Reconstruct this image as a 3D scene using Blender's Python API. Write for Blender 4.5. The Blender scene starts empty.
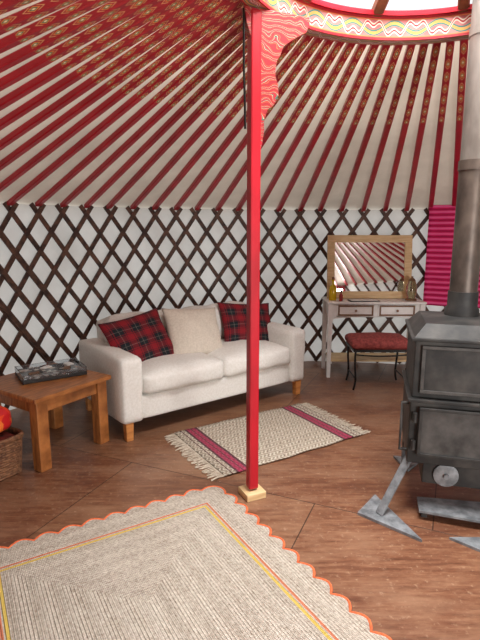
import bpy, bmesh, math, random
from mathutils import Vector, Matrix, noise as mnoise
random.seed(7)
sc=bpy.context.scene
CX,CY=0.87,2.10      # yurt centre
RW=3.34              # wall fabric radius
NP=92                # poles / lattice cells

def lin(c):
    o=[]
    for v in c:
        v=v/255.0
        o.append(v/12.92 if v<=0.04045 else ((v+0.055)/1.055)**2.4)
    return (o[0],o[1],o[2],1)

# ------------------------------------------------------------ node helpers
class NT:
    def __init__(s,name):
        s.m=bpy.data.materials.new(name); s.m.use_nodes=True
        s.t=s.m.node_tree; s.t.nodes.clear()
        s.out=s.n('ShaderNodeOutputMaterial'); s.b=s.n('ShaderNodeBsdfPrincipled')
        s.l(s.b.outputs[0],s.out.inputs[0])
    def n(s,k,**a):
        x=s.t.nodes.new(k)
        for q,v in a.items(): setattr(x,q,v)
        return x
    def l(s,a,b): s.t.links.new(a,b)
    def put(s,v,i):
        if isinstance(v,bpy.types.NodeSocket): s.l(v,i)
        else: i.default_value=v
    def m_(s,op,a,b=0.0,c=None):
        x=s.n('ShaderNodeMath',operation=op); s.put(a,x.inputs[0]); s.put(b,x.inputs[1])
        if c is not None: s.put(c,x.inputs[2])
        return x.outputs[0]
    def mix(s,f,a,b,mode='MIX'):
        x=s.n('ShaderNodeMix',data_type='RGBA',blend_type=mode)
        s.put(f,x.inputs[0]); s.put(a,x.inputs[6]); s.put(b,x.inputs[7]); return x.outputs[2]
    def co(s,kind='Object',scale=(1,1,1),rot=(0,0,0),loc=(0,0,0)):
        t=s.n('ShaderNodeTexCoord'); mp=s.n('ShaderNodeMapping')
        mp.inputs['Scale'].default_value=scale; mp.inputs['Rotation'].default_value=rot; mp.inputs['Location'].default_value=loc
        s.l(t.outputs[kind],mp.inputs[0]); return mp.outputs[0]
    def sep(s,v):
        x=s.n('ShaderNodeSeparateXYZ'); s.l(v,x.inputs[0]); return x.outputs
    def noise(s,v,scale,detail=4,rough=.55):
        x=s.n('ShaderNodeTexNoise'); s.l(v,x.inputs['Vector']); x.inputs['Scale'].default_value=scale
        x.inputs['Detail'].default_value=detail; x.inputs['Roughness'].default_value=rough; return x.outputs[0]
    def ramp(s,f,stops,interp='LINEAR'):
        x=s.n('ShaderNodeValToRGB'); s.l(f,x.inputs[0]); cr=x.color_ramp; cr.interpolation=interp
        while len(cr.elements)<len(stops): cr.elements.new(0.5)
        for e,(p,c) in zip(cr.elements,stops): e.position=p; e.color=c
        return x.outputs[0]
    def bump(s,h,strength=.3,dist=.01):
        x=s.n('ShaderNodeBump'); x.inputs['Strength'].default_value=strength; x.inputs['Distance'].default_value=dist
        s.l(h,x.inputs['Height']); s.l(x.outputs[0],s.b.inputs['Normal']); return x.outputs[0]
    def base(s,c,rough=.6,metal=0.0):
        s.put(c,s.b.inputs['Base Color']); s.put(rough,s.b.inputs['Roughness']); s.put(metal,s.b.inputs['Metallic'])

def M(name,c1,c2=None,scale=20,rough=.6,metal=0,bump=.15,stretch=(1,1,1),bd=.004,lo=.35,hi=.65):
    t=NT(name); c2=c2 or tuple(v*.85 for v in c1)
    v=t.co('Object',scale=stretch); n=t.noise(v,scale)
    t.base(t.ramp(n,[(lo,lin(c1)),(hi,lin(c2))]),rough,metal)
    if bump: t.bump(n,bump,bd)
    return t.m

# ------------------------------------------------------------ mesh helpers
def empty(name,loc=(0,0,0),rz=0):
    e=bpy.data.objects.new(name,None); e.location=loc; e.rotation_euler=(0,0,rz); e.empty_display_size=.1
    sc.collection.objects.link(e); return e
def obj(name,me,mat=None,parent=None,loc=(0,0,0),rot=(0,0,0),smooth=False):
    o=bpy.data.objects.new(name,me); sc.collection.objects.link(o)
    o.location=loc; o.rotation_euler=rot
    if mat: me.materials.append(mat)
    if parent: o.parent=parent
    if smooth:
        for p in me.polygons: p.use_smooth=True
    return o
def frombm(name,bm,*a,**k):
    me=bpy.data.meshes.new(name); bmesh.ops.recalc_face_normals(bm,faces=bm.faces); bm.to_mesh(me); bm.free()
    return obj(name,me,*a,**k)
def box(name,size,loc,mat,parent=None,rot=(0,0,0),bevel=.004,taper=None,seg=2):
    bm=bmesh.new(); bmesh.ops.create_cube(bm,size=1)
    for v in bm.verts:
        v.co=Vector((v.co.x*size[0],v.co.y*size[1],v.co.z*size[2]))
        if taper and v.co.z<0: v.co.x*=taper; v.co.y*=taper
    if bevel: bmesh.ops.bevel(bm,geom=bm.edges[:],offset=bevel,segments=seg,affect='EDGES',profile=.5)
    return frombm(name,bm,mat,parent,loc,rot)
def lathe(name,prof,mat,parent=None,loc=(0,0,0),rot=(0,0,0),n=32):
    bm=bmesh.new(); rings=[]
    for r,z in prof:
        rings.append([bm.verts.new((r*math.cos(2*math.pi*i/n),r*math.sin(2*math.pi*i/n),z)) for i in range(n)])
    for a,b in zip(rings,rings[1:]):
        for i in range(n): bm.faces.new((a[i],a[(i+1)%n],b[(i+1)%n],b[i]))
    for ring,ok in ((rings[0],prof[0][0]>1e-4),(rings[-1],prof[-1][0]>1e-4)):
        if ok: bm.faces.new(ring)
    bmesh.ops.remove_doubles(bm,verts=bm.verts,dist=1e-5)
    o=frombm(name,bm,mat,parent,loc,rot,smooth=True)
    md=o.modifiers.new('es','EDGE_SPLIT'); md.split_angle=math.radians(40); return o
def tube(name,pts,r,mat,parent=None,loc=(0,0,0),rot=(0,0,0),cyclic=False,kind='POLY',res=3):
    cu=bpy.data.curves.new(name,'CURVE'); cu.dimensions='3D'; cu.bevel_depth=r; cu.bevel_resolution=res; cu.use_fill_caps=True
    lists=pts if isinstance(pts[0][0],(list,tuple,Vector)) else [pts]
    for L in lists:
        sp=cu.splines.new('NURBS' if kind=='NURBS' else 'POLY'); sp.points.add(len(L)-1)
        for p,c in zip(sp.points,L): p.co=(c[0],c[1],c[2],1)
        sp.use_cyclic_u=cyclic
        if kind=='NURBS': sp.order_u=3; sp.use_endpoint_u=not cyclic
    tmp=bpy.data.objects.new('tmp',cu); sc.collection.objects.link(tmp)
    dg=bpy.context.evaluated_depsgraph_get(); me=bpy.data.meshes.new_from_object(tmp.evaluated_get(dg))
    bpy.data.objects.remove(tmp); me.name=name
    return obj(name,me,mat,parent,loc,rot,smooth=True)
def extr(name,poly,th,mat,parent=None,loc=(0,0,0),rot=(0,0,0),bevel=0):
    bm=bmesh.new()
    a=[bm.verts.new((x,-th/2,z)) for x,z in poly]; b=[bm.verts.new((x,th/2,z)) for x,z in poly]
    bm.faces.new(a); bm.faces.new(b[::-1]); n=len(a)
    for i in range(n): bm.faces.new((a[i],a[(i+1)%n],b[(i+1)%n],b[i]))
    if bevel: bmesh.ops.bevel(bm,geom=bm.edges[:],offset=bevel,segments=1,affect='EDGES')
    return frombm(name,bm,mat,parent,loc,rot)
def flat(name,poly,z0,z1,mat,parent=None,loc=(0,0,0),rot=(0,0,0)):
    bm=bmesh.new()
    a=[bm.verts.new((x,y,z0)) for x,y in poly]; b=[bm.verts.new((x,y,z1)) for x,y in poly]
    bm.faces.new(a[::-1]); bm.faces.new(b); n=len(a)
    for i in range(n): bm.faces.new((a[i],a[(i+1)%n],b[(i+1)%n],b[i]))
    return frombm(name,bm,mat,parent,loc,rot)
def softbox(name,size,loc,mat,parent=None,rot=(0,0,0),r=.04,puff=(0,0,0),cuts=13,wr=0.0,seed=0):
    bm=bmesh.new(); bmesh.ops.create_cube(bm,size=1)
    bmesh.ops.subdivide_edges(bm,edges=bm.edges[:],cuts=cuts,use_grid_fill=True)
    h=[s/2 for s in size]
    for v in bm.verts:
        p=[v.co[i]*size[i] for i in range(3)]
        q=[max(-(h[i]-r),min(h[i]-r,p[i])) for i in range(3)]
        d=Vector([p[i]-q[i] for i in range(3)])
        if d.length>1e-7: d=d.normalized()*r
        c=Vector(q)+d
        nrm=[p[i]/h[i] for i in range(3)]
        for i in range(3):
            if puff[i]:
                a,b=[j for j in range(3) if j!=i]
                c[i]+=nrm[i]*puff[i]*max(0,(1-nrm[a]**2))*max(0,(1-nrm[b]**2))
        if wr and d.length>1e-7: c+=d.normalized()*wr*mnoise.noise(c*7+Vector((seed,0,0)))
        v.co=c
    return frombm(name,bm,mat,parent,loc,rot,smooth=True)
def pillow(name,w,h,t,loc,rot,mat,parent,spin=0,seed=0):
    bm=bmesh.new(); uvl=bm.loops.layers.uv.new('UVMap'); N=26; uvs={}
    for sgn in (1,-1):
        g=[]
        for j in range(N+1):
            row=[]
            for i in range(N+1):
                x=-1+2*i/N; y=-1+2*j/N
                px=x*(1-.08*(1-y*y)); py=y*(1-.08*(1-x*x))
                zz=sgn*t/2*(max(0,(1-x*x)*(1-y*y)))**.42
                zz*=1+.25*mnoise.noise(Vector((x*1.7+seed,y*1.7,sgn)))+.12*mnoise.noise(Vector((x*5+seed,y*5,sgn)))
                X,Y=px*w/2,py*h/2
                v=bm.verts.new((X*math.cos(spin)-Y*math.sin(spin),X*math.sin(spin)+Y*math.cos(spin),zz)); uvs[v]=(x*.5+.5,y*.5+.5); row.append(v)
            g.append(row)
        for j in range(N):
            for i in range(N):
                f=bm.faces.new((g[j][i],g[j][i+1],g[j+1][i+1],g[j+1][i]) if sgn>0 else (g[j][i],g[j+1][i],g[j+1][i+1],g[j][i+1]))
                for lp in f.loops: lp[uvl].uv=uvs[lp.vert]
    bmesh.ops.remove_doubles(bm,verts=bm.verts,dist=1e-5)
    return frombm(name,bm,mat,parent,loc,rot,smooth=True)
def beam(bm,uvl,p0,p1,w,h,up=Vector((0,0,1)),taper=1.0,nseg=1):
    p0=Vector(p0);p1=Vector(p1); d=(p1-p0); L=d.length; d.normalize()
    s=d.cross(up).normalized(); u=s.cross(d).normalized(); rs=[]
    for k in range(nseg+1):
        f=k/nseg; c=p0.lerp(p1,f); ww=w*(1+(taper-1)*f)/2; hh=h*(1+(taper-1)*f)/2; ch=.3
        pr=[(-1,-1+ch),(-1+ch,-1),(1-ch,-1),(1,-1+ch),(1,1-ch),(1-ch,1),(-1+ch,1),(-1,1-ch)]
        rs.append([bm.verts.new(c+s*(a*ww)+u*(b*hh)) for a,b in pr])
    for k in range(nseg):
        for i in range(8):
            j=(i+1)%8; f=bm.faces.new((rs[k][i],rs[k][j],rs[k+1][j],rs[k+1][i]))
            a={0:(0,.08),1:(.08,.92),2:(.92,1),3:(0,1),4:(0,.08),5:(.08,.92),6:(.92,1),7:(0,1)}[i]
            if uvl:
                s0,s1=L*k/nseg,L*(k+1)/nseg
                for lp,uv in zip(f.loops,[(s0,a[0]),(s0,a[1]),(s1,a[1]),(s1,a[0])]): lp[uvl].uv=uv
    bm.faces.new(rs[0]); bm.faces.new(rs[-1][::-1])

# ------------------------------------------------------------ materials
RED=(164,20,36)
def mat_floor():
    t=NT('floor_plywood'); A=math.radians(23.5)
    v=t.co('Object',rot=(0,0,A))
    g=t.n('ShaderNodeTexBrick'); t.l(v,g.inputs['Vector']); g.offset=.5
    g.inputs['Scale'].default_value=1; g.inputs['Brick Width'].default_value=1.22; g.inputs['Row Height'].default_value=2.44
    g.inputs['Mortar Size'].default_value=.0035; g.inputs['Mortar Smooth'].default_value=.3
    g.inputs['Color1'].default_value=lin((104,52,36)); g.inputs['Color2'].default_value=lin((136,96,68)); g.inputs['Mortar'].default_value=lin((90,56,38))
    grain=t.noise(t.co('Object',rot=(0,0,A),scale=(1.0,9,1)),4.5,10,.74)
    blot=t.noise(t.co('Object',rot=(0,0,A),scale=(1,2.0,1)),1.6,8,.74)
    fine=t.noise(t.co('Object',rot=(0,0,A),scale=(5,70,1)),4,3); spk=t.noise(t.co('Object'),38,4,.7)
    c=t.ramp(grain,[(.34,lin((74,46,31))),(.45,lin((112,72,50))),(.55,lin((134,93,66))),(.70,lin((168,128,98)))])
    c=t.mix(t.ramp(blot,[(.46,(0,0,0,1)),(.62,(.6,.6,.6,1))]),c,lin((166,130,102)))
    c=t.mix(t.ramp(blot,[(.36,(.6,.6,.6,1)),(.47,(0,0,0,1))]),c,lin((82,50,36)))
    c=t.mix(.28,c,g.outputs['Color'])
    c=t.mix(t.m_('MULTIPLY',fine,.30),c,lin((74,45,32)))
    c=t.mix(t.ramp(spk,[(.58,(0,0,0,1)),(.72,(.5,.5,.5,1))]),c,lin((180,152,126)))
    c=t.mix(t.m_('MULTIPLY',g.outputs['Fac'],.8),c,lin((38,22,15)))
    r=t.m_('MULTIPLY_ADD',grain,.35,.20)
    t.base(c,r); t.bump(t.m_('ADD',t.m_('MULTIPLY',grain,.3),t.m_('MULTIPLY',g.outputs['Fac'],-1.0)),.35,.004); return t.m
def mat_cloth(name,c1,c2,trans,tc,sc_=(1,1,1)):
    t=NT(name); n=t.noise(t.co('Object',scale=sc_),2.2,5); w=t.noise(t.co('Object'),160,2)
    col=t.ramp(n,[(.3,lin(c1)),(.7,lin(c2))]); t.base(col,.9)
    t.bump(t.m_('ADD',n,t.m_('MULTIPLY',w,.02)),.4,.06)
    tr=t.n('ShaderNodeBsdfTranslucent'); t.l(t.mix(1.0,col,lin(tc),'MULTIPLY'),tr.inputs[0]); ms=t.n('ShaderNodeMixShader'); ms.inputs[0].default_value=trans
    t.l(t.b.outputs[0],ms.inputs[1]); t.l(tr.outputs[0],ms.inputs[2]); t.l(ms.outputs[0],t.out.inputs[0]); return t.m
def mat_pole():
    t=NT('pole_painted_red'); uv=t.n('ShaderNodeUVMap').outputs[0]; X,Y,_=t.sep(uv)
    f=t.m_('FRACT',t.m_('DIVIDE',X,.12)); d=t.m_('ABSOLUTE',t.m_('SUBTRACT',f,.5)); w=t.m_('ABSOLUTE',t.m_('SUBTRACT',Y,.5))
    m=t.m_('ADD',d,t.m_('MULTIPLY',w,.6))
    red=t.ramp(t.noise(t.co('Object'),6),[(.3,lin((154,14,30))),(.7,lin((182,26,42)))])
    c=t.ramp(m,[(0,lin((240,214,170))),(.09,lin((50,104,80))),(.17,lin((230,146,72))),(.24,lin(RED)),(.35,lin((226,172,116))),(.41,lin(RED))],'CONSTANT')
    msk=t.m_('LESS_THAN',X,.92)
    c=t.mix(t.m_('GREATER_THAN',w,.41),c,red)
    t.base(t.mix(msk,red,c),.33); return t.m
def mat_ring():
    t=NT('crown_painted_scrolls'); uv=t.n('ShaderNodeUVMap').outputs[0]; X,Y,_=t.sep(uv)
    s=t.m_('MULTIPLY',t.m_('SINE',t.m_('MULTIPLY',X,2*math.pi/.24)),.22)
    s2=t.m_('MULTIPLY',t.m_('SINE',t.m_('MULTIPLY',X,2*math.pi/.08)),.13)
    yc=t.m_('SUBTRACT',Y,.5)
    a=t.m_('ABSOLUTE',t.m_('SUBTRACT',t.m_('SUBTRACT',yc,s),s2)); b=t.m_('ABSOLUTE',t.m_('ADD',yc,s))
    c=t.ramp(t.noise(t.co('Object'),9),[(.4,lin((170,92,92))),(.6,lin((190,120,114)))])
    c=t.mix(t.m_('LESS_THAN',b,.13),c,lin((52,116,108)))
    c=t.mix(t.m_('LESS_THAN',b,.06),c,lin((212,150,70)))
    c=t.mix(t.m_('LESS_THAN',a,.10),c,lin((214,206,188)))
    c=t.mix(t.m_('LESS_THAN',a,.04),c,lin((170,26,42)))
    e=t.m_('GREATER_THAN',t.m_('ABSOLUTE',yc),.34); c=t.mix(e,c,lin((214,124,70)))
    e=t.m_('GREATER_THAN',t.m_('ABSOLUTE',yc),.39); c=t.mix(e,c,lin((170,22,38)))
    t.base(c,.45); return t.m
def mat_bracket():
    t=NT('bracket_painted'); v=t.co('Object')
    n=t.n('ShaderNodeTexWave',wave_type='RINGS',rings_direction='SPHERICAL'); t.l(v,n.inputs[0]); n.inputs['Scale'].default_value=9; n.inputs['Distortion'].default_value=7
    n.inputs['Detail'].default_value=0; n.inputs['Detail Scale'].default_value=2.0
    c=t.ramp(n.outputs[1],[(0,lin((150,16,32))),(.34,lin((206,120,56))),(.42,lin((164,20,36))),(.74,lin((214,180,140))),(.81,lin((40,96,84))),(.93,lin((164,20,36)))],'CONSTANT')
    t.base(c,.45); return t.m
def mat_tartan():
    t=NT('tartan_fabric'); X,Y,_=t.sep(t.n('ShaderNodeUVMap').outputs[0])
    R=lin((132,10,26)); K=lin((10,14,24)); G=lin((16,34,34)); W=lin((150,130,126))
    st=[(0,R),(.20,K),(.25,R),(.30,K),(.48,G),(.535,W),(.55,G),(.62,K),(.78,R),(.82,K),(.86,R)]
    a=t.ramp(t.m_('FRACT',t.m_('MULTIPLY',X,3.4)),st,'CONSTANT'); b=t.ramp(t.m_('FRACT',t.m_('MULTIPLY',Y,3.4)),st,'CONSTANT')
    t.base(t.mix(.5,a,b),.9); t.bump(t.noise(t.co('Object'),120,2),.2,.003); return t.m
def mat_rug():
    t=NT('woven_jute_rug'); X,Y,_=t.sep(t.co('Object'))
    m=t.m_('MAXIMUM',t.m_('SUBTRACT',t.m_('ABSOLUTE',X),.51),t.m_('SUBTRACT',t.m_('ABSOLUTE',Y),.85))
    lines=t.m_('SINE',t.m_('MULTIPLY',m,2*math.pi/.013))
    band=t.m_('SINE',t.m_('MULTIPLY',m,2*math.pi/.085))
    dg=t.m_('MULTIPLY',t.m_('SINE',t.m_('MULTIPLY',t.m_('ADD',X,Y),2*math.pi/.014)),t.m_('SINE',t.m_('MULTIPLY',t.m_('SUBTRACT',X,Y),2*math.pi/.014)))
    n=t.noise(t.co('Object'),70,5,.75); big=t.noise(t.co('Object'),3,3)
    h=t.m_('ADD',t.m_('MULTIPLY',lines,.5),t.m_('MULTIPLY',dg,.6))
    f=t.m_('ADD',t.m_('ADD',t.m_('MULTIPLY',h,.11),n),t.m_('ADD',t.m_('MULTIPLY',band,.03),t.m_('MULTIPLY',t.m_('SUBTRACT',big,.5),.2)))
    c=t.ramp(f,[(.25,lin((140,124,108))),(.46,lin((192,179,164))),(.75,lin((228,219,206)))])
    y=t.m_('LESS_THAN',t.m_('ABSOLUTE',m),.007); c=t.mix(t.m_('MULTIPLY',y,.85),c,lin((224,190,70)))
    y=t.m_('LESS_THAN',t.m_('ABSOLUTE',t.m_('SUBTRACT',m,.020)),.006); c=t.mix(t.m_('MULTIPLY',y,.85),c,lin((216,112,66)))
    t.base(c,.95); t.bump(t.m_('ADD',h,n),.8,.006); return t.m
def mat_kilim():
    t=NT('kilim_weave'); X,Y,_=t.sep(t.co('Object'))
    ax=t.m_('ABSOLUTE',X)
    zz=t.m_('PINGPONG',Y,.028)
    f=t.m_('SINE',t.m_('MULTIPLY',t.m_('ADD',X,t.m_('MULTIPLY',zz,.9)),2*math.pi/.03))
    n=t.noise(t.co('Object'),60,4,.7)
    c=t.ramp(t.m_('ADD',t.m_('MULTIPLY',f,.14),n),[(.25,lin((116,103,90))),(.5,lin((164,151,134))),(.75,lin((202,193,178)))])
    D=lin((70,18,40)); P=lin((146,22,66)); L=lin((190,172,150))
    B=t.ramp(ax,[(0,L),(.395,D),(.415,P),(.445,D),(.452,P),(.482,D),(.50,L),(.525,D),(.535,L)],'CONSTANT')
    msk=t.m_('MULTIPLY',t.m_('GREATER_THAN',ax,.395),t.m_('LESS_THAN',ax,.535))
    isL=t.m_('MULTIPLY',t.m_('GREATER_THAN',ax,.50),t.m_('LESS_THAN',ax,.525))
    c=t.mix(t.m_('MULTIPLY',t.m_('SUBTRACT',msk,isL),.92),c,B)
    t.base(c,.95); t.bump(t.m_('ADD',f,n),.6,.004); return t.m
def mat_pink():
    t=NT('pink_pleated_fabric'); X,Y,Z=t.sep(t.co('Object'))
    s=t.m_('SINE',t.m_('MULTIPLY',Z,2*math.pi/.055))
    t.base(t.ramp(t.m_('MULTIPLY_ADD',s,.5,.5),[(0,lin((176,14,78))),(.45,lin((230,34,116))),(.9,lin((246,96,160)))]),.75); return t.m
def mat_mirror():
    t=NT('mirror_glass'); t.base((.93,.94,.94,1),.02,1.0); return t.m
def mat_glass(name,col,rough=.05,tw=.85):
    t=NT(name); t.base(lin(col),rough); t.b.inputs['Transmission Weight'].default_value=tw; t.b.inputs['IOR'].default_value=1.4; return t.m
def mat_print(name,cols,scale,rough=.5):
    t=NT(name); v=t.n('ShaderNodeTexVoronoi'); t.l(t.co('Object'),v.inputs[0]); v.inputs['Scale'].default_value=scale
    x=t.sep(v.outputs['Color'])[0]; k=len(cols)
    t.base(t.ramp(x,[(i/k,lin(c)) for i,c in enumerate(cols)],'CONSTANT'),rough); return t.m

m_floor=mat_floor()
m_wall=mat_cloth('wall_canvas',(200,197,192),(228,227,223),.43,(253,253,252))
m_roof=mat_cloth('roof_canvas',(184,176,167),(208,200,190),.26,(255,246,234))
m_pole=mat_pole(); m_ring=mat_ring(); m_brk=mat_bracket(); m_tart=mat_tartan()
m_lat=M('lattice_wood',(100,68,52),(56,38,32),16,.6,0,.3,lo=.38,hi=.62)
m_red=M('post_red_paint',(186,22,40),(162,16,32),9,.35,0,.1,(1,1,.3))
m_sofa=M('sofa_cream_fabric',(230,228,223),(219,216,209),60,.92,0,.25,bd=.002)
m_cream=M('cushion_cream_fabric',(214,204,190),(200,189,175),70,.92,0,.3,bd=.002)
m_pine=M('pine_wood',(206,140,78),(176,110,56),5,.45,0,.1,(1,1,6))
m_table=M('table_pine_stained',(178,114,62),(130,78,40),6,.35,0,.15,(1.5,8,1.5))
m_light=M('light_pine',(222,194,148),(202,168,120),6,.5,0,.1,(1,1,7))
m_white=M('white_painted_wood',(234,233,231),(222,220,216),10,.5,0,.1)
m_brown=M('drawer_trim_wood',(128,92,62),(100,70,46),12,.5)
m_iron=M('stove_cast_iron',(34,34,34),(68,65,62),7,.55,.3,.4,lo=.40,hi=.70)
m_iron2=M('stove_door_steel',(84,82,80),(48,47,46),9,.55,.3,.35)
m_steel=M('foot_plate_steel',(146,150,154),(100,104,108),18,.5,.3,.2)
m_pipe=M('flue_steel',(160,154,147),(118,111,104),7,.42,.5,.15,(1,1,.4))
m_pipe2=M('flue_burnt_steel',(106,94,85),(66,57,52),8,.45,.45,.2,(1,1,.6))
m_black=M('black_metal',(26,24,24),(38,34,32),20,.4,.5)
m_seat=M('stool_red_upholstery',(156,72,66),(114,44,44),45,.85,0,.3)
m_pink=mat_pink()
m_wick=M('wicker',(146,102,70),(92,60,42),40,.7)
m_crownwood=M('crown_wood',(150,92,60),(108,64,42),10,.5)
m_orange=M('rug_orange_edging',(222,112,66),(196,92,54),60,.9)
m_fr=M('fringe_cotton',(202,190,172),(172,158,140),60,.95)
m_lin=M('dark_lining',(120,40,30),(60,24,20),20,.8)

# ------------------------------------------------------------ floor
bm=bmesh.new(); n=128
ring=[bm.verts.new((CX+3.42*math.cos(2*math.pi*i/n),CY+3.42*math.sin(2*math.pi*i/n),0)) for i in range(n)]
r2=[bm.verts.new((v.co.x,v.co.y,-.05)) for v in ring]
bm.faces.new(ring); bm.faces.new(r2[::-1])
for i in range(n): bm.faces.new((ring[i],ring[(i+1)%n],r2[(i+1)%n],r2[i]))
frombm('floor',bm,m_floor)

# ------------------------------------------------------------ walls (unseen door gap, added to let light in from behind camera)
DA=math.radians(-72); DH=.46/RW
def in_door(a):
    d=(a-DA+math.pi)%(2*math.pi)-math.pi
    return abs(d)<DH
bm=bmesh.new(); n=460; zr=16; cols=[]
for i in range(n):
    a=2*math.pi*i/n; col=[]
    for k in range(zr+1):
        z=1.695*k/zr
        r=RW+.008*math.sin(a*61+z*1.3)+.018*mnoise.noise(Vector((a*9,z*1.5,0)))+.010*mnoise.noise(Vector((a*3,z*9,4)))
        col.append(bm.verts.new((CX+r*math.cos(a),CY+r*math.sin(a),z)))
    cols.append(col)
for i in range(n):
    if in_door(2*math.pi*(i+.5)/n): continue
    j=(i+1)%n
    for k in range(zr): bm.faces.new((cols[i][k],cols[j][k],cols[j][k+1],cols[i][k+1]))
for v in [v for v in bm.verts if not v.link_faces]: bm.verts.remove(v)
frombm('wall_canvas',bm,m_wall,smooth=True)

# lattice
ZT=1.63; HW=math.pi/NP; HH=.160; ext=.07
bm=bmesh.new()
def slat(a0,sg,r,z0=0.0,z1=ZT+ext,skip=True):
    K=9; sec=[]
    for k in range(K+1):
        z=z0+(z1-z0)*k/K; a=a0+sg*(z-ZT)/HH*HW
        if skip and in_door(a): return
        rad=Vector((math.cos(a),math.sin(a),0)); tan=Vector((-math.sin(a),math.cos(a),0))
        d=(tan*(sg*HW*RW/HH)+Vector((0,0,1))).normalized(); s=d.cross(rad).normalized()
        c=Vector((CX,CY,0))+rad*r+Vector((0,0,z)); w=.0195; h=.006
        sec.append([bm.verts.new(c+s*w+rad*h),bm.verts.new(c+s*w-rad*h),bm.verts.new(c-s*w-rad*h),bm.verts.new(c-s*w+rad*h)])
    for x,y in zip(sec,sec[1:]):
        for i in range(4): bm.faces.new((x[i],x[(i+1)%4],y[(i+1)%4],y[i]))
    bm.faces.new(sec[0]); bm.faces.new(sec[-1][::-1])
for i in range(NP):
    a=2*math.pi*i/NP+random.uniform(-.003,.003)
    slat(a,1,RW-.035,.01+random.random()*.03); slat(a+random.uniform(-.003,.003),-1,RW-.05,.01+random.random()*.03)
for i in range(3):
    a=math.radians(149)+2*math.pi/NP*(i*.95)
    slat(a,1,RW-.065); slat(a+.012,-1,RW-.08)
frombm('wall_lattice',bm,m_lat)

# roof canvas + poles
RC=.96; ZC=2.605; ZR=1.70
def roofz(r): return ZR+(3.29-r)*(ZC-ZR)/(3.29-RC)
bm=bmesh.new(); n=NP*4; rs=[.99,1.3,1.7,2.1,2.5,2.9,3.2,3.42]; g=[]
for i in range(n):
    a=2*math.pi*i/n; col=[]
    for r in rs:
        sag=.008*abs(math.sin(a*NP/2)) ; z=roofz(r)+.026+sag*(r/3)+.006*mnoise.noise(Vector((a*6,r*2,0)))
        col.append(bm.verts.new((CX+r*math.cos(a),CY+r*math.sin(a),z)))
    g.append(col)
for i in range(n):
    j=(i+1)%n
    for k in range(len(rs)-1): bm.faces.new((g[i][k],g[j][k],g[j][k+1],g[i][k+1]))
frombm('ceiling',bm,m_roof,smooth=True)

bm=bmesh.new(); uvl=bm.loops.layers.uv.new('UVMap')
for i in range(NP):
    a=2*math.pi*i/NP+random.uniform(-.003,.003)
    c,s=math.cos(a),math.sin(a)
    beam(bm,uvl,(CX+(RC-.02)*c,CY+(RC-.02)*s,ZC+.01),(CX+3.30*c,CY+3.30*s,ZR-.005),.045,.035,taper=1.06)
frombm('roof_poles',bm,m_pole)

# crown ring (toono)
crown=empty('roof_crown',(CX,CY,-.03))
def ringmesh(name,ri,ro,z0,z1,mat,par):
    bm=bmesh.new(); uvl=bm.loops.layers.uv.new('UVMap'); n=96; prof=[(ri,z0),(ro,z0),(ro,z1),(ri,z1)]
    R=[[bm.verts.new((r*math.cos(2*math.pi*i/n),r*math.sin(2*math.pi*i/n),z)) for r,z in prof] for i in range(n)]
    for i in range(n):
        j=(i+1)%n; u0=2*math.pi*ri*i/n; u1=2*math.pi*ri*(i+1)/n
        for k in range(4):
            l=(k+1)%4; f=bm.faces.new((R[i][k],R[j][k],R[j][l],R[i][l]))
            uvq=[(u0,0),(u1,0),(u1,1),(u0,1)] if k!=3 else [(u0,1),(u1,1),(u1,0),(u0,0)]
            for lp,uv in zip(f.loops,uvq): lp[uvl].uv=uv
    return frombm(name,bm,mat,par)
ringmesh('outer_ring',.87,.95,2.56,2.68,m_ring,crown)
ringmesh('outer_ring_cap',.855,.97,2.68,2.705,m_red,crown)
ringmesh('middle_ring',.64,.71,2.80,2.86,m_crownwood,crown)
ringmesh('inner_ring',.16,.22,2.90,2.96,m_ring,crown)
bm=bmesh.new()
for i in range(12):
    a=2*math.pi*i/12+.13; P=[]
    for k in range(7):
        f=k/6; r=.90-(.90-.18)*f; P.append(Vector((r*math.cos(a),r*math.sin(a),2.69+.25*math.sin(f*math.pi/2))))
    for p,q in zip(P,P[1:]): beam(bm,None,p,q,.06,.055)
frombm('spokes',bm,m_crownwood,crown)

# ------------------------------------------------------------ post
post=empty('roof_support_post',(.069,2.57,0))
box('base_block',(.12,.12,.04),(0,0,.02),m_light,post,rot=(0,0,.45),bevel=.004)
box('shaft',(.056,.056,2.47),(0,0,1.285),m_red,post,rot=(0,0,.42),bevel=.008)
poly=[(0.02,1.86),(.035,1.91),(.048,1.98),(.042,2.03),(.062,2.08),(.10,2.10),(.125,2.15),(.12,2.20),(.10,2.24),(.105,2.30),(.13,2.33),(.145,2.38),(.18,2.40),(.22,2.43),(.27,2.45),(.29,2.49),(.29,2.527),(-.06,2.527),(-.05,2.46),(-.03,2.40),(.02,2.36)]
extr('carved_bracket',poly,.045,m_brk,post,rot=(0,0,math.radians(22)),bevel=.003)
tube('black_cable',[(-.05,-.03,2.52),(-.052,-.03,2.3),(-.045,-.035,2.1),(-.043,-.03,1.98)],.006,m_black,post,kind='NURBS')

# ------------------------------------------------------------ unseen door frame, added around the light gap behind camera
dp=Vector((CX+RW*math.cos(DA),CY+RW*math.sin(DA),0)); door=empty('added_door_1',dp,DA+math.pi/2)
for nm,x in (('jamb_left',-.47),('jamb_right',.47)): box(nm,(.07,.12,1.70),(x,0,.85),m_red,door)
box('lintel',(1.01,.12,.08),(0,0,1.66),m_red,door); box('threshold',(.87,.12,.05),(0,0,.025),m_red,door)

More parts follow.
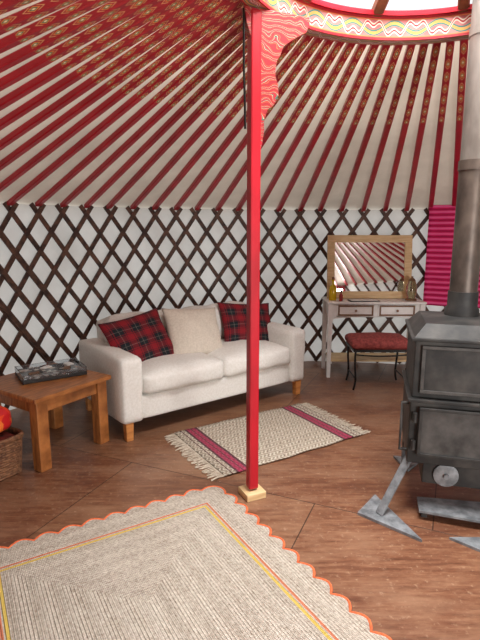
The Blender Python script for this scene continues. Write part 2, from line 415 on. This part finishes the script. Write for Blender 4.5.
# ------------------------------------------------------------ sofa
sofa=empty('sofa',(-.363,4.122,0),math.radians(37.4))
for i,(x,y) in enumerate([(-.84,-.38),(.82,-.38),(-.84,.38),(.82,.38)]):
    box('leg_%d'%(i+1),(.06,.06,.14),(x,y,.07),m_pine,sofa,taper=.85,bevel=.004)
softbox('base_frame',(1.50,.80,.18),(-.01,0.0,.225),m_sofa,sofa,r=.02)
for nm,x in (('arm_left',-.815),('arm_right',.795)):
    softbox(nm,(.17,.86,.48),(x,0,.37),m_sofa,sofa,r=.035,puff=(.006,.004,.01),wr=.008)
softbox('backrest',(1.46,.16,.62),(-.01,.36,.45),m_sofa,sofa,r=.05,rot=(math.radians(-3),0,0),puff=(0,.01,.01),wr=.01)
for i,x in enumerate((-.37,.35)):
    softbox('seat_cushion_%d'%(i+1),(.715,.66,.165),(x,-.105,.395),m_sofa,sofa,r=.045,puff=(.004,.02,.03),wr=.014,seed=i*5)
    softbox('back_cushion_%d'%(i+1),(.715,.17,.36),(x,.235,.615),m_sofa,sofa,r=.06,rot=(math.radians(-9),0,0),puff=(0,.035,.015),wr=.018,seed=9+i)
pillow('throw_pillow_tartan_1',.56,.47,.17,(-.54,-.01,.618),(math.radians(58),0,math.radians(4)),m_tart,sofa,spin=.14,seed=1)
pillow('throw_pillow_cream',.52,.46,.18,(-.05,-.02,.628),(math.radians(60),0,math.radians(-3)),m_cream,sofa,spin=-.08,seed=4)
pillow('throw_pillow_tartan_2',.56,.44,.16,(.56,.02,.62),(math.radians(62),0,math.radians(-6)),m_tart,sofa,spin=-.10,seed=8)

# ------------------------------------------------------------ side table
tb=empty('side_table',(-1.33,3.215,0),math.atan2(.41,.26))
box('top',(.61,.63,.03),(0,0,.475),m_table,tb,bevel=.006)
for i,(x,y) in enumerate([(-.24,-.25),(.24,-.25),(-.24,.25),(.24,.25)]): box('leg_%d'%(i+1),(.08,.08,.46),(x,y,.23),m_table,tb,bevel=.006)
for nm,s,l in (('apron_1',(.42,.02,.08),(0,-.26,.415)),('apron_2',(.42,.02,.08),(0,.26,.415)),('apron_3',(.02,.44,.08),(-.25,0,.415)),('apron_4',(.02,.44,.08),(.25,0,.415))):
    box(nm,s,l,m_table,tb,bevel=.002)
gm=empty('boxed_board_game',(-1.325,3.31,.4905),math.radians(34))
m_gl=mat_glass('clear_plastic',(220,224,228),.04,.95); m_pr=mat_print('game_print',[(22,24,28),(60,64,70),(190,186,178),(34,30,28),(110,84,60),(80,90,100),(20,20,22)],30,.15)
box('tray_base',(.42,.28,.026),(0,0,.013),m_black,gm,bevel=.003)
box('printed_board',(.40,.26,.012),(0,0,.032),m_pr,gm,bevel=.002)
for nm,s,l in (('rim_front',(.42,.006,.034),(0,-.137,.043)),('rim_back',(.42,.006,.034),(0,.137,.043)),('rim_left',(.006,.268,.034),(-.207,0,.043)),('rim_right',(.006,.268,.034),(.207,0,.043))):
    box(nm,s,l,m_gl,gm,bevel=.001)
for i,(x,y) in enumerate([(-.12,-.05),(-.02,.06),(.10,-.04),(.14,.07)]):
    box('piece_%d'%(i+1),(.07,.045,.008),(x,y,.042),m_white if i%2 else m_brown,gm,rot=(0,0,i*.6),bevel=.001)

# ------------------------------------------------------------ basket + bag
bk=empty('wicker_basket',(-1.565,2.855,0),math.atan2(-.54,.842))
def rr(a,b,z,k,N=88):
    pts=[]
    for i in range(N):
        th=2*math.pi*i/N; c,s=math.cos(th),math.sin(th); e=.35
        x=a*math.copysign(abs(c)**e,c); y=b*math.copysign(abs(s)**e,s)
        o=.0045*(1 if (i+k)%2 else -1); L=math.hypot(x,y); pts.append((x+o*x/L,y+o*y/L,z))
    return pts
loops=[rr(.175+.0012*k,.11+.0010*k,.012+.0155*k,k) for k in range(15)]
tube('woven_sides',loops,.0085,m_wick,bk,cyclic=True,res=2)
tube('rim',[rr(.196,.127,.240,0),rr(.198,.129,.252,1)],.011,m_wick,bk,cyclic=True,res=2)
box('bottom',(.32,.19,.01),(0,0,.012),m_wick,bk)
softbox('packed_contents',(.35,.21,.21),(0,0,.14),m_lin,bk,r=.03)
m_bag=mat_print('orange_print',[(226,70,30),(240,120,50),(200,30,34),(250,190,150),(214,60,40)],22)
bag=softbox('orange_bag',(.30,.19,.15),(-1.565,2.855,.352),m_bag,None,rot=(0,0,-.5),r=.05,puff=(.01,.01,.0),wr=.025,seed=3)

# ------------------------------------------------------------ kilim
kl=empty('fringed_kilim_rug',(.205,3.40,0),math.atan2(.527,.85))
bm=bmesh.new()
nx,ny=40,24; G=[[bm.verts.new((-.585+1.17*i/nx,(-.375+.75*j/ny)*(1+.012*math.sin(i*.5)),.008+.0035*mnoise.noise(Vector((i*.25,j*.25,0))))) for j in range(ny+1)] for i in range(nx+1)]
for i in range(nx):
    for j in range(ny): bm.faces.new((G[i][j],G[i+1][j],G[i+1][j+1],G[i][j+1]))
o=frombm('woven_body',bm,mat_kilim(),kl,smooth=True); md=o.modifiers.new('s','SOLIDIFY'); md.thickness=.006; md.offset=-1
L=[]
for sx in (-1,1):
    for i in range(74):
        y=-.37+.74*i/73; l=.065+random.random()*.04
        L.append([(sx*.58,y,.007),(sx*(.585+l*.5),y+random.uniform(-.008,.008),.006),(sx*(.585+l),y+random.uniform(-.016,.016),.004)])
tube('fringe',L,.0034,m_fr,kl,res=1)

# ------------------------------------------------------------ big scalloped rug
rg=empty('scalloped_jute_rug',(-.195,1.449,0),math.atan2(-.51,-.86))
HX,HY=.51+.155,.85+.155
def scallop(hx,hy,amp,pitch):
    rc=.10; seq=[]
    def line(p,q):
        L=math.dist(p,q); n=max(1,round(L/pitch)); K=n*8
        for i in range(K):
            f=i/K; seq.append((p[0]+(q[0]-p[0])*f,p[1]+(q[1]-p[1])*f,abs(math.sin(math.pi*n*f)),((q[1]-p[1])/L,-(q[0]-p[0])/L)))
    def arc(cx,cy,a0):
        K=12
        for i in range(K):
            a=a0+math.pi/2*i/K; nn=(math.cos(a),math.sin(a)); seq.append((cx+rc*nn[0],cy+rc*nn[1],abs(math.sin(math.pi*1*i/K)),nn))
    line((hx,-hy+rc),(hx,hy-rc)); arc(hx-rc,hy-rc,0); line((hx-rc,hy),(-hx+rc,hy)); arc(-hx+rc,hy-rc,math.pi/2)
    line((-hx,hy-rc),(-hx,-hy+rc)); arc(-hx+rc,-hy+rc,math.pi); line((-hx+rc,-hy),(hx-rc,-hy)); arc(hx-rc,-hy+rc,1.5*math.pi)
    return [(x+n[0]*amp*s,y+n[1]*amp*s) for x,y,s,n in seq]
pl=scallop(HX,HY,.036,.115)
flat('woven_body',pl,.001,.011,mat_rug(),rg)
tube('orange_edging',[(x,y,.008) for x,y in pl],.0068,m_orange,rg,cyclic=True,res=2)

# ------------------------------------------------------------ dressing table
DZ=.03
dt=empty('dressing_table',(1.36,4.99,0),math.radians(-1))
box('top',(.98,.40,.022),(0,0,.742+DZ),m_white,dt,bevel=.005)
box('carcass',(.90,.34,.135),(0,.005,.662+DZ),m_white,dt,bevel=.003)
for i,(x,y) in enumerate([(-.455,-.17),(.455,-.17),(-.455,.165),(.455,.165)]): box('leg_%d'%(i+1),(.05,.05,.73+DZ),(x,y,.365+DZ/2),m_white,dt,taper=.7,bevel=.003)
ap=[(-.43,.60),(-.43,.575),(-.36,.585),(-.2,.597),(0,.60),(.2,.597),(.36,.585),(.43,.575),(.43,.60)]
extr('apron',ap,.018,m_white,dt,loc=(0,-.16,DZ))
for i,x in enumerate((-.205,.205)):
    box('drawer_%d'%(i+1),(.37,.02,.112),(x,-.172,.665+DZ),m_white,dt,bevel=.003)
    for k,(s,l) in enumerate([((.35,.010,.016),(x,-.184,.710)),((.35,.010,.016),(x,-.184,.620)),((.016,.010,.074),(x-.167,-.184,.665)),((.016,.010,.074),(x+.167,-.184,.665))]):
        box('drawer_%d_trim_%d'%(i+1,k+1),s,(l[0],l[1],l[2]+DZ),m_brown,dt,bevel=.002)
    lathe('knob_%d'%(i+1),[(.0,0),(.007,0),(.006,.008),(.013,.016),(.011,.024),(0,.026)],m_brown,dt,loc=(x,-.182,.665+DZ),rot=(math.pi/2,0,0),n=16)
box('lower_shelf',(.87,.30,.02),(0,0,.17),m_light,dt,bevel=.003)
for i,x in enumerate((-.43,.43)): box('side_rail_%d'%(i+1),(.03,.29,.03),(x,0,.15),m_white,dt)

mr=empty('framed_mirror',(1.335,5.03,.755+DZ),0)
mt=empty('mirror_tilt',(0,0,0)); mt.parent=mr; mt.rotation_euler=(math.radians(-7),0,0)
W,H,fr=.87,.65,.075
box('glass',(W-2*fr+.02,.006,H-2*fr+.02),(0,.0,H/2),mat_mirror(),mt,bevel=0)
box('backing',(W-.04,.008,H-.04),(0,.012,H/2),m_brown,mt,bevel=0)
for nm,s,l in (('frame_bottom',(W,.03,fr),(0,0,fr/2)),('frame_top',(W,.03,fr),(0,0,H-fr/2)),('frame_left',(fr,.03,H-2*fr),(-W/2+fr/2,0,H/2)),('frame_right',(fr,.03,H-2*fr),(W/2-fr/2,0,H/2))):
    box(nm,s,l,m_light,mt,bevel=.005)

bt=empty('yellow_bottle',(.935,4.91,.754+DZ))
lathe('body',[(0,0),(.036,0),(.038,.01),(.038,.12),(.028,.145),(.012,.165),(.012,.20),(.015,.202),(.015,.21),(0,.21)],mat_glass('yellow_glass',(236,206,30),.05,.5),bt)
lathe('stopper',[(.010,0),(.012,.0),(.014,.025),(0,.028)],m_brown,bt,loc=(0,0,.211))
b2=empty('red_bottle',(1.01,4.86,.754+DZ))
lathe('body',[(0,0),(.018,0),(.019,.06),(.008,.075),(.008,.09),(0,.09)],M('red_lacquer',(150,30,30),None,20,.3),b2,n=20)
lathe('cap',[(.009,0),(.010,0),(.010,.02),(0,.021)],m_black,b2,loc=(0,0,.0905),n=16)
ln=empty('glass_lantern',(1.725,4.90,.754+DZ))
lathe('base',[(0,0),(.055,0),(.055,.015),(.044,.022),(0,.022)],m_brown,ln)
lathe('glass',[(.040,.0),(.052,.05),(.052,.12),(.033,.175),(.0,.175)],mat_glass('smoke_glass',(190,180,150)),ln,loc=(0,0,.023))
lathe('candle',[(0,0),(.02,0),(.02,.07),(0,.072)],M('wax',(230,222,200)),ln,loc=(0,0,.024))
lathe('lid',[(.034,0),(.036,0),(.024,.02),(.01,.03),(.01,.045),(0,.046)],m_brown,ln,loc=(0,0,.199))
pn=empty('notebook',(1.24,4.87,.754+DZ),math.radians(4))
box('cover',(.30,.12,.006),(0,0,.004),m_black,pn,bevel=.001); box('pages',(.27,.10,.005),(0,0,.010),m_white,pn,bevel=.001)

# ------------------------------------------------------------ stool
st=empty('upholstered_stool',(1.31,4.545,0),math.radians(0))
softbox('seat_pad',(.56,.38,.085),(0,0,.445),m_seat,st,r=.038,puff=(0,0,.03))
box('seat_frame',(.53,.35,.025),(0,0,.392),m_black,st,bevel=.004)
for i,(sx,sy) in enumerate([(-1,-1),(1,-1),(-1,1),(1,1)]):
    x,y=sx*.24,sy*.15
    tube('leg_%d'%(i+1),[(x,y,.385),(x*1.03,y,.30),(x*.98,y,.18),(x*.96,y,.08),(x*1.04,y*1.03,.012)],.010,m_black,st,kind='NURBS')
for i,sy in enumerate((-1,1)):
    tube('scroll_rail_%d'%(i+1),[(-.24,sy*.15,.35),(-.15,sy*.15,.34),(0,sy*.15,.335),(.15,sy*.15,.34),(.24,sy*.15,.35)],.007,m_black,st,kind='NURBS')
for i,sx in enumerate((-1,1)): tube('side_rail_%d'%(i+1),[(sx*.232,-.15,.12),(sx*.232,.15,.12)],.007,m_black,st)

# ------------------------------------------------------------ pink curtain on the wall
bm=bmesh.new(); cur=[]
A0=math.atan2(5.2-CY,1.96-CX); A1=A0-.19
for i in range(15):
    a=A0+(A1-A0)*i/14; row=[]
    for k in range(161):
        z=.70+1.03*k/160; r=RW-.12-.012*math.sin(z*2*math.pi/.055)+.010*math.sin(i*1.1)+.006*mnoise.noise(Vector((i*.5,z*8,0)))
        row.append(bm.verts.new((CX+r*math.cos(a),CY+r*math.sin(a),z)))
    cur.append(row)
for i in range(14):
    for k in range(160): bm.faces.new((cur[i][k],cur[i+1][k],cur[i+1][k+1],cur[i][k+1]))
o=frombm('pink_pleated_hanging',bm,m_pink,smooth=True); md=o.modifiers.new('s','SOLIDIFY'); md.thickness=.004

# ------------------------------------------------------------ stove
sv=empty('wood_burning_stove',(1.206,2.57,0),math.radians(-15))
box('lower_body',(.55,.50,.34),(0,0,.46),m_iron,sv,bevel=.006)
box('ledge',(.58,.54,.018),(0,-.005,.638),m_iron,sv,bevel=.004)
box('upper_body',(.54,.49,.30),(0,0,.797),m_iron,sv,bevel=.006)
box('top_plate',(.58,.54,.016),(0,0,.955),m_iron,sv,bevel=.004)
bm=bmesh.new(); bmesh.ops.create_cube(bm,size=1)
for v in bm.verts:
    f=.80 if v.co.z>0 else 1; v.co=Vector((v.co.x*.55*f,v.co.y*.51*f,v.co.z*.065))
frombm('hood',bm,m_iron,sv,loc=(0,0,.995))
box('upper_panel',(.44,.012,.22),(0,-.250,.80),m_iron,sv,bevel=.004)
for k,(s,l) in enumerate([((.47,.016,.018),(0,-.254,.915)),((.47,.016,.018),(0,-.254,.685)),((.018,.016,.212),(-.226,-.254,.80)),((.018,.016,.212),(.226,-.254,.80))]): box('upper_trim_%d'%(k+1),s,l,m_iron2,sv,bevel=.003)
box('fire_door',(.44,.02,.25),(.0,-.262,.475),m_iron2,sv,bevel=.006)
for k,(s,l) in enumerate([((.46,.014,.016),(0,-.276,.598)),((.46,.014,.016),(0,-.276,.352)),((.016,.014,.23),(-.222,-.276,.475)),((.016,.014,.23),(.222,-.276,.475))]): box('door_rim_%d'%(k+1),s,l,m_iron,sv,bevel=.003)
for k,z in enumerate((.40,.55)): lathe('hinge_%d'%(k+1),[(0,0),(.012,0),(.012,.05),(0,.05)],m_iron,sv,loc=(-.25,-.275,z-.025),n=14)
tube('door_handle',[(.17,-.285,.52),(.17,-.33,.52),(.17,-.335,.44),(.17,-.33,.42)],.009,m_black,sv)
tube('side_rail',[(-.27,-.20,.60),(-.31,-.20,.60),(-.31,-.20,.34),(-.27,-.20,.34)],.009,m_iron2,sv)
box('ash_box',(.42,.30,.12),(.02,-.08,.235),m_iron,sv,bevel=.005)
lathe('air_wheel',[(0,0),(.062,0),(.062,.010),(.05,.014),(.015,.014),(.012,.03),(0,.03)],m_steel,sv,loc=(-.075,-.232,.235),rot=(math.pi/2,0,0),n=28)
for i,(sx,sy) in enumerate([(-1,-1),(1,-1),(1,1),(-1,1)]):
    if i==3: kx,ky=.24,.30
    else: kx,ky=.40,.33
    bm=bmesh.new(); beam(bm,None,(sx*.25,sy*.20,.32),(sx*kx,sy*ky,.018),.045,.012,up=Vector((sx,sy,.5)))
    frombm('leg_%d'%(i+1),bm,m_steel,sv)
    if i==3: pts=[(-.30,.40),(-.12,.40),(-.22,.22)]
    else: pts=[(sx*.51,sy*.34),(sx*.42,sy*.13),(sx*.20,sy*.50)]
    flat('foot_plate_%d'%(i+1),pts,.001,.016,m_steel,sv)
flat('front_plate',[(-.20,-.16),(-.20,-.30),(.22,-.33),(.22,-.12)],.04,.052,m_steel,sv)
for k,x in enumerate((-.17,.18)): box('plate_foot_%d'%(k+1),(.03,.10,.04),(x,-.225,.02),m_iron,sv,bevel=.002)
flat('hearth_tongue',[(-.07,-.44),(.20,-.58),(.30,-.34)],.001,.014,m_steel,sv)
lathe('flue_collar',[(.088,1.02),(.092,1.02),(.088,1.06),(.078,1.08),(.078,1.16),(.0,1.16)],m_iron,sv,loc=(-.005,.12,0))
lathe('flue_lower',[(.072,1.15),(.072,1.80),(.077,1.80),(.077,1.85),(0,1.85)],m_pipe2,sv,loc=(-.005,.12,0))
lathe('flue_upper',[(.070,1.84),(.070,2.45),(.074,2.45),(.074,2.49),(.070,2.49),(.070,3.45),(0,3.45)],m_pipe,sv,loc=(-.005,.12,0))

# ------------------------------------------------------------ lights / world
w=bpy.data.worlds.new('World'); sc.world=w; w.use_nodes=True
bg=w.node_tree.nodes['Background']; bg.inputs[0].default_value=(.98,.99,1,1); bg.inputs[1].default_value=1.15
def area(name,loc,target,size,sy,e,col=(1,1,1),shape='RECTANGLE'):
    l=bpy.data.lights.new(name,'AREA'); l.shape=shape; l.size=size
    if shape=='RECTANGLE': l.size_y=sy
    l.energy=e; l.color=col; o=bpy.data.objects.new(name,l); sc.collection.objects.link(o)
    o.location=loc; o.rotation_euler=(Vector(target)-Vector(loc)).to_track_quat('-Z','Y').to_euler(); return o
area('crown_daylight',(CX,CY,3.6),(CX,CY,0),1.5,1.5,340,(1,.99,.97),'DISK')
dd=Vector((math.cos(DA),math.sin(DA),0))
area('added_door_fill',Vector((CX,CY,.95))+dd*(RW+.25),(CX-.6,CY+.6,.9),.9,1.5,110,(1,.98,.95))  # fill lamp added outside the unseen door, lights the room from behind camera

# ------------------------------------------------------------ camera
cd=bpy.data.cameras.new('camera'); cam=bpy.data.objects.new('camera',cd); sc.collection.objects.link(cam)
cam.location=(0,0,1.5); cam.rotation_euler=(math.radians(90-10.6),0,0)
cd.sensor_fit='VERTICAL'; cd.sensor_height=36; cd.lens=490/640*36; cd.clip_start=.02
sc.camera=cam
sc.view_settings.view_transform='Standard'; sc.view_settings.look='None'
